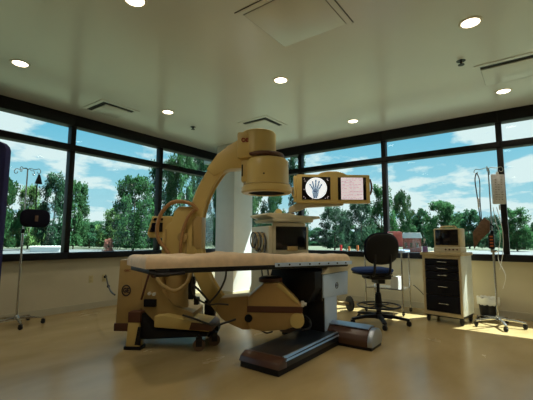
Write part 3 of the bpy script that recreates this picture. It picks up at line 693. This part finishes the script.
# things hanging on the right pole
ivb = thing('iv_bag', 'flat pale grey printed fluid bag hanging high on the right IV pole', 'IV bag', (5.84, .355, 1.62), R(-52))
MB().box(-.088, .088, -.017, .017, .02, .435, .012).build('pouch', 'bagprint', ivb)
tx = MB(); random.seed(7)
for r_ in range(9):
    for c_ in range(3):
        if random.random() < .75: tx.box(-.055 + c_ * .04, -.055 + c_ * .04 + random.uniform(.012, .03), -.0205, -.018, .08 + r_ * .034, .086 + r_ * .034)
tx.build('print_lines', 'logo', ivb, smooth=False)
MB().box(-.02, .02, -.003, .003, .43, .47, .002).tube([(0, 0, .47), (.01, .0, .51)], .004, 6).build('hanger_tab', 'white', ivb)
MB().cyl((0, 0, -.06), (0, 0, .01), .008).build('port', 'white', ivb)
tu = thing('drip_tubing', 'long looped clear infusion tubing hanging from the right IV pole hook', 'tubing', (5.82, .60, 1.3))
MB().tube([(0, 0, .80), (-.005, .025, .7), (0, .01, .45), (.01, -.01, .1), (.0, -.01, -.1)], .0075, 8, 6).tube([(0, 0, .80), (0, -.03, .68), (0, -.02, .4), (.01, -.02, .1), (0, .03, -.12)], .0065, 8, 6).build('tube_loop', 'cable', tu)
MB().lathe([(0, .3), (.012, .31), (.013, .42), (0, .44)], n=12).build('drip_chamber', 'white', tu)
MB().tube([(.01, -.17, .30), (.0, -.19, .1), (.02, -.23, -.1), (.01, -.19, -.4), (.0, -.26, -.62), (.03, -.22, -.8)], .004, 6, 6).tube([(.01, -.21, .3), (.0, -.26, -.0), (.02, -.25, -.3), (0, -.2, -.55)], .004, 6, 6).build('thin_line', 'white', tu)
bpn = thing('chart_panel', 'brown folded panel tilted on the right IV pole above the drawer cart', 'panel', (5.80, .56, 1.02))
MB().prism([(.0 - .09, .22), (-.0 - .01, .43), (.075, .44), (.07, .235), (.0, .13), (-.05, .06), (-.09, .0)][::-1] if 0 else [(.125, .0), (.13, .235), (-.015, .44), (-.085, .385), (-.075, .24), (.06, .11)], -.012, .012, .004, axes='yz').build('panel', 'brownpanel', bpn)
MB().tube([(0, -.015, .44), (.02, -.07, .37), (.02, -.13, .31)], .008, 8, 4).build('edge_rod', 'black', bpn)
MB().box(-.01, .05, -.12, -.06, .17, .21, .005).build('clamp', 'black', bpn)
pm = thing('infusion_pump', 'narrow black pump with orange marks clamped low on the right IV pole', 'infusion pump', (5.80, .47, 1.03))
MB().box(-.045, .025, -.035, .035, 0, .20, .01).build('housing', 'black', pm)
ds = MB()
for q in range(4): ds.box(-.0475, -.0445, -.02, .018, .03 + q * .042, .05 + q * .042)
ds.build('display', 'green_led', pm)
MB().box(-.0, .05, -.02, .02, -.05, .01, .006).ball((0.01, -.04, -.03), .02).build('clamp', 'chrome', pm)

# ------------------------------------------------------------------ trash bin
bn = thing('waste_bin', 'small black waste bin with a white liner bag near the right wall', 'bin', (6.27, .60, 0))
MB().lathe([(0, 0), (.105, 0), (.13, .29), (.12, .29), (.10, .02), (0, .02)], n=28).build('bin', 'black', bn)
lm = MB(); n = 40; prof = [(.10, .20), (.118, .28), (.124, .315), (.140, .318), (.146, .29), (.142, .25), (.146, .215)]
vs = []
for k, (r_, z) in enumerate(prof):
    for q in range(n):
        a = 2 * pi * q / n; w = .006 * sin(q * 2.3 + k) * (k > 2) + .004 * sin(q * 5.1)
        vs.append(((r_ + w * .6) * cos(a), (r_ + w * .6) * sin(a), z + w * 1.4))
lm._add(vs, [[k * n + q, k * n + (q + 1) % n, (k + 1) * n + (q + 1) % n, (k + 1) * n + q] for k in range(len(prof) - 1) for q in range(n)])
lo = lm.build('liner', 'white', bn, ang=80); lo.modifiers.new('thickness', 'SOLIDIFY').thickness = .003

# ------------------------------------------------------------------ wall plates, cords
def outlet(x, label):
    t = thing('wall_outlet', label, 'outlet', (x, YL, .483))
    MB().box(-.037, .037, -.007, 0, -.06, .06, .003).build('plate', 'outlet', t)
    MB().box(-.018, .018, -.010, -.006, .008, .042, .004).box(-.018, .018, -.010, -.006, -.042, -.008, .004).build('socket', 'ivory', t)
outlet(3.13, 'ivory wall outlet below the left window, the one with nothing plugged in')
outlet(3.36, 'ivory wall outlet below the left window with a black plug in it')
cd = thing('power_cord', 'dark power cord running from the left wall outlet to the C-arm cabinet', 'cord', (3.36, 5.93, .50))
MB().tube([(0, -.01, 0), (-.06, -.12, .045), (-.18, -.35, .035), (-.47, -.93, -.03), (-.70, -1.4, -.045), (-.80, -1.66, -.05)], .010, 8, 7).build('cord', 'cable', cd)
MB().box(-.018, .018, -.03, .012, -.015, .02, .005).build('plug', 'black', cd)
MB().ball((-.47, -.93, -.035), .022).build('cord_knot', 'cable', cd)
cd2 = MB().tube([(6.17, 1.62, .42), (6.2, 1.60, .40), (6.22, 1.50, .30), (6.2, 1.42, .20), (6.12, 1.36, .02)], .007, 8, 6).build('power_cord', 'cable')
tag(cd2, 'thin dark cord between the side table and the drawer cart', 'cord')

# ------------------------------------------------------------------ navy screen at the left edge
ex, ey = ground(5.0, 2.6)
sa = .639218 + pi / 2
ns = thing('privacy_screen', 'dark navy cloth screen cut by the left edge of the view', 'screen', (ex, ey, 0), sa)
MB().prism([(0, .12), (0, 1.80), (.012, 1.83), (.035, 1.853), (.07, 1.865), (.80, 1.865), (.85, 1.82), (.85, .12)], -.03, .03, .015).build('padded_panel', 'navy', ns)
for s_ in (.22, .77):
    l_ = MB().box(s_ - .015, s_ + .015, -.015, .015, .05, .13).prism([(-.25, .04), (-.25, .055), (.25, .055), (.25, .04)], s_ - .02, s_ + .02, .003, axes='yz').build('foot', 'blackmetal', ns)
    caster(l_, s_, -.22, .018, .3, .01, ztop=.04); caster(l_, s_, .22, .018, .3, .01, ztop=.04)

# ------------------------------------------------------------------ outside
gr = MB().box(-140, 160, YL + .25, 200, -.3, -.06).box(XR + .25, 160, -120, YL + .25, -.3, -.06).build('lawn', 'grass', smooth=False); tag(gr, kind='structure')
def band(px0, px1, d0, d1, z, name, m):
    a, b = ground(px0, d0), ground(px1, d0); c, d = ground(px1, d1), ground(px0, d1)
    o = MB().prism([a, b, c, d], -.06, z, axes='xy').build(name, m, smooth=False); tag(o, kind='structure'); return o
band(-250, 900, 27, 40, -.02, 'car_park', 'asphalt')

def crown(seed, n_blobs=60, per=170, leaf=.026, bush=False):
    """unit crown: fills about x,y in -1..1 and z 0..1"""
    rnd = random.Random(seed); vs = []; fs = []
    blobs = []
    for b in range(n_blobs):
        z = rnd.uniform(.03, .94) ** (1.25 if not bush else 1.6)
        w = math.sqrt(max(.02, 1 - abs((z - .30) / .70) ** 2.0)) if z > .3 else .95
        if bush: w = math.sqrt(max(.03, 1 - z * z))
        a = rnd.uniform(0, 2 * pi); r = w * math.sqrt(rnd.uniform(.05, .72))
        blobs.append((r * cos(a), r * sin(a), z, rnd.uniform(.13, .27)))
    for bx_, by_, bz_, br in blobs:
        for k in range(per):
            d = Vector((rnd.gauss(0, 1), rnd.gauss(0, 1), rnd.gauss(0, 1))).normalized()
            rr = br * (rnd.random() ** .4) * rnd.choice((1, 1, 1, 1.25))
            p = Vector((bx_, by_, bz_)) + Vector((d.x * rr, d.y * rr, d.z * rr * .42))
            if p.z < 0: continue
            u = Vector((rnd.gauss(0, 1), rnd.gauss(0, 1), rnd.gauss(0, 1))).normalized(); w_ = u.orthogonal().normalized(); s_ = leaf * rnd.uniform(.6, 1.5)
            i0 = len(vs)
            for sx_, sy_ in ((-1, -.6), (1, -.6), (.7, .8), (-.7, .8)):
                o_ = u * s_ * sx_ + w_ * s_ * sy_; vs.append((p.x + o_.x, p.y + o_.y, p.z + o_.z * .5))
            fs.append([i0, i0 + 1, i0 + 2, i0 + 3])
    me = bpy.data.meshes.new('foliage'); me.from_pydata(vs, [], fs); return me
crowns = {}
def tree(px, dep, topy, hw, var, mm, label, name='tree', base_frac=.05, group='trees beyond the windows', sh=0):
    x, y = ground(px, dep)
    H = 1.15 + (238.5 - topy) * dep / 358 * 1.01; r = hw * dep / 358
    t = thing(name, label, 'tree', (x, y, -.06), random.Random(px).uniform(0, 6), group)
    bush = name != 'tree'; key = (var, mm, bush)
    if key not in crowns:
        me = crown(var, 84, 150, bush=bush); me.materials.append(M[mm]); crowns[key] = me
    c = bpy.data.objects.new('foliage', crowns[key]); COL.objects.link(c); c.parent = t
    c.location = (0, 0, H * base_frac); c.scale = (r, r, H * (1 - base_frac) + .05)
    MB().cyl((0, 0, 0), (.05 * r, 0, H * .75), max(.08, r * .05), .03, 10).build('trunk', 'bark', t)
    return t
TR = [
 (6, 36, 176, 20, 1, 'leafA', 'green tree behind the left IV pole, nearest the navy screen'),
 (31, 43, 184, 15, 2, 'leafC', 'light green tree behind the black cuff bag'),
 (55, 38, 170, 17, 3, 'leafB', 'tall dark green tree left of the first left window mullion'),
 (76, 42, 178, 14, 4, 'leafA', 'tree just right of the first left window mullion'),
 (92, 48, 222, 15, 5, 'leafB', 'low tree in the gap of the middle left window'),
 (114, 44, 208, 16, 1, 'leafC', 'mid height tree behind the pinkish shrub'),
 (135, 33, 174, 23, 2, 'leafA', 'big round green tree in the middle left window'),
 (160, 40, 160, 18, 6, 'leafB', 'dark tree behind the second left window mullion'),
 (182, 31, 140, 19, 3, 'leafA', 'tall tree filling the third left window'),
 (205, 36, 146, 18, 4, 'leafB', 'tall tree half hidden by the C-arm arc'),
 (231, 31, 170, 15, 5, 'leafA', 'tree hidden behind the white corner column'),
 (254, 37, 166, 14, 6, 'leafC', 'tree seen between column and workstation'),
 (275, 33, 190, 12, 2, 'leafA', 'tree rising behind the workstation cart'),
 (297, 38, 143, 13, 1, 'leafB', 'tall slim tree behind the left end of the twin monitors'),
 (334, 40, 203, 18, 3, 'leafB', 'dense tree below the twin monitors'),
 (360, 34, 196, 18, 4, 'leafB', 'dark tree left of the stool backrest'),
 (381, 41, 183, 15, 5, 'leafA', 'tree at the right end of the twin monitors'),
 (402, 47, 190, 14, 6, 'leafA', 'tree above the brick building'),
 (421, 52, 207, 13, 1, 'leafB', 'smaller tree between the brick building and the small monitor'),
 (441, 43, 199, 19, 2, 'leafA', 'broad tree behind the small cart monitor'),
 (467, 50, 207, 15, 3, 'leafB', 'tree left of the tilted brown panel'),
 (490, 44, 213, 12, 4, 'leafB', 'tree behind the right IV pole'),
 (514, 38, 206, 16, 5, 'leafA', 'tree in the last right window'),
 (537, 46, 220, 14, 6, 'leafB', 'low tree cut by the right edge'),
]
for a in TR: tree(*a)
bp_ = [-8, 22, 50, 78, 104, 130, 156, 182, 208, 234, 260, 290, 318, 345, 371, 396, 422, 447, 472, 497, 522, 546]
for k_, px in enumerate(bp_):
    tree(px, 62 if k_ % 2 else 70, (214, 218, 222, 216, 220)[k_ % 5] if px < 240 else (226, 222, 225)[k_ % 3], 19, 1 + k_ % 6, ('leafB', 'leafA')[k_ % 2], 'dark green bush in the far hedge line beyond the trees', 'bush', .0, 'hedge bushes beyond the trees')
tree(111, 29, 237, 5.5, 4, 'leafD', 'small pinkish round shrub beyond the middle left window', 'shrub', .0, 'pink shrub')
x, y = ground(49, 33); wbld = thing('white_shed', 'long low white building beyond the first left window', 'building', (x, y, -.06), cam_dir(49) + pi / 2)
MB().box(-1.15, 1.15, -.8, .8, 0, .40).build('wall', 'whitewall', wbld); MB().box(-1.2, 1.2, -.9, .9, .40, .52, .02).build('roof', 'whitewall', wbld)
x, y = ground(409.5, 34); bb = thing('brick_building', 'small brick building with pale roof beyond the right windows', 'building', (x, y, -.06), cam_dir(409) + pi / 2)
MB().box(-.85, .75, -1, 1, 0, 1.35).build('wall', 'brick', bb); MB().prism([(-.95, 1.35), (.85, 1.35), (.70, 1.85), (-.80, 1.85)], -1.1, 1.1, .02).build('roof', 'roofpale', bb)
wn = MB()
for q in (-.5, 0, .45): wn.box(q - .12, q + .12, 1.0, 1.02, .5, .95).box(q - .12, q + .12, -1.02, -1.0, .5, .95)
wn.build('windows', 'darkglass', bb)
for px, d, h, m_, lb in ((340, 24, .75, 'red', 'red marker post outside, the tallest of three beyond the table end'), (348, 26, .62, 'orange', 'short marker post outside, middle of three'), (356.5, 26, .70, 'orange', 'orange marker post outside nearest the stool')):
    x, y = ground(px, d); p_ = thing('marker_post', lb, 'post', (x, y, -.06), 0, 'marker posts outside')
    MB().cyl((0, 0, 0), (0, 0, h * .7), .03).build('stake', 'whitewall', p_); MB().cyl((0, 0, h * .45), (0, 0, h + .1), .075).build('sleeve', m_, p_)
x, y = ground(129.5, 30)

# ------------------------------------------------------------------ sky, sun
w = bpy.data.worlds.new('sky'); SC.world = w; w.use_nodes = True; nt = w.node_tree; nt.nodes.clear()
out = nt.nodes.new('ShaderNodeOutputWorld'); bg = nt.nodes.new('ShaderNodeBackground')
tc = nt.nodes.new('ShaderNodeTexCoord'); sep = nt.nodes.new('ShaderNodeSeparateXYZ'); nt.links.new(tc.outputs['Generated'], sep.inputs[0])
ramp = nt.nodes.new('ShaderNodeValToRGB')
e = ramp.color_ramp.elements; e[0].position = 0; e[0].color = (.62, .82, .88, 1); e[1].position = .55; e[1].color = (.12, .40, .68, 1)
q = ramp.color_ramp.elements.new(.13); q.color = (.42, .74, .86, 1)
q = ramp.color_ramp.elements.new(.28); q.color = (.20, .60, .82, 1)
nt.links.new(sep.outputs['Z'], ramp.inputs['Fac'])
# clouds: noise on a plane overhead, so they flatten toward the horizon
ab = nt.nodes.new('ShaderNodeMath'); ab.operation = 'MAXIMUM'; ab.inputs[1].default_value = 0; nt.links.new(sep.outputs['Z'], ab.inputs[0])
ad = nt.nodes.new('ShaderNodeMath'); ad.operation = 'ADD'; ad.inputs[1].default_value = .22; nt.links.new(ab.outputs[0], ad.inputs[0])
dv = nt.nodes.new('ShaderNodeVectorMath'); dv.operation = 'DIVIDE'
cmb = nt.nodes.new('ShaderNodeCombineXYZ')
for k in range(3): nt.links.new(ad.outputs[0], cmb.inputs[k])
nt.links.new(tc.outputs['Generated'], dv.inputs[0]); nt.links.new(cmb.outputs[0], dv.inputs[1])
mp = nt.nodes.new('ShaderNodeMapping'); mp.inputs['Location'].default_value = (3.1, .7, 0); nt.links.new(dv.outputs[0], mp.inputs['Vector'])
ns_ = nt.nodes.new('ShaderNodeTexNoise'); ns_.inputs['Scale'].default_value = 2.3; ns_.inputs['Detail'].default_value = 7; ns_.inputs['Roughness'].default_value = .55
nt.links.new(mp.outputs[0], ns_.inputs['Vector'])
# more cloud low in the sky
bias = nt.nodes.new('ShaderNodeMapRange'); bias.inputs['From Min'].default_value = .02; bias.inputs['From Max'].default_value = .34; bias.inputs['To Min'].default_value = .08; bias.inputs['To Max'].default_value = -.07
nt.links.new(sep.outputs['Z'], bias.inputs['Value'])
sm_ = nt.nodes.new('ShaderNodeMath'); sm_.operation = 'ADD'; nt.links.new(ns_.outputs['Fac'], sm_.inputs[0]); nt.links.new(bias.outputs[0], sm_.inputs[1])
cr_ = nt.nodes.new('ShaderNodeValToRGB'); cr_.color_ramp.elements[0].position = .485; cr_.color_ramp.elements[1].position = .56
nt.links.new(sm_.outputs[0], cr_.inputs['Fac'])
mx_ = nt.nodes.new('ShaderNodeMix'); mx_.data_type = 'RGBA'
mx_.inputs['B'].default_value = (.96, 1.0, 1.0, 1)
nt.links.new(cr_.outputs['Color'], mx_.inputs['Factor']); nt.links.new(ramp.outputs['Color'], mx_.inputs['A'])
nt.links.new(mx_.outputs['Result'], bg.inputs['Color']); bg.inputs['Strength'].default_value = 1.0
nt.links.new(bg.outputs[0], out.inputs[0])

sl = bpy.data.lights.new('sun', 'SUN'); sl.energy = 38.0; sl.angle = R(.6); sl.color = (1, .96, .90)
so = bpy.data.objects.new('sun', sl); COL.objects.link(so)
so.rotation_euler = Vector((-1, .62, -1.9)).to_track_quat('-Z', 'Y').to_euler()

# ------------------------------------------------------------------ camera
p, yaw, roll = .109161, .639218, .0031587
Fv = Vector((cos(yaw) * cos(p), sin(yaw) * cos(p), sin(p))); Rv = Vector((sin(yaw), -cos(yaw), 0)); Uv = Rv.cross(Fv)
R2 = Rv * cos(roll) + Uv * sin(roll); U2 = -Rv * sin(roll) + Uv * cos(roll)
cam = bpy.data.cameras.new('camera'); co = bpy.data.objects.new('camera', cam); COL.objects.link(co)
co.matrix_world = Matrix(((R2.x, U2.x, -Fv.x, 0), (R2.y, U2.y, -Fv.y, 0), (R2.z, U2.z, -Fv.z, 1.15), (0, 0, 0, 1)))
cam.sensor_width = 36; cam.lens = 358.376 / 533 * 36; cam.clip_end = 1000
SC.camera = co
SC.view_settings.view_transform = 'Standard'; SC.view_settings.look = 'None'; SC.view_settings.gamma = 1; SC.view_settings.use_curve_mapping = False
SC.view_settings.exposure = 0.0
SC.cycles.use_denoising = True
SC.cycles.max_bounces = 8; SC.cycles.transparent_max_bounces = 16
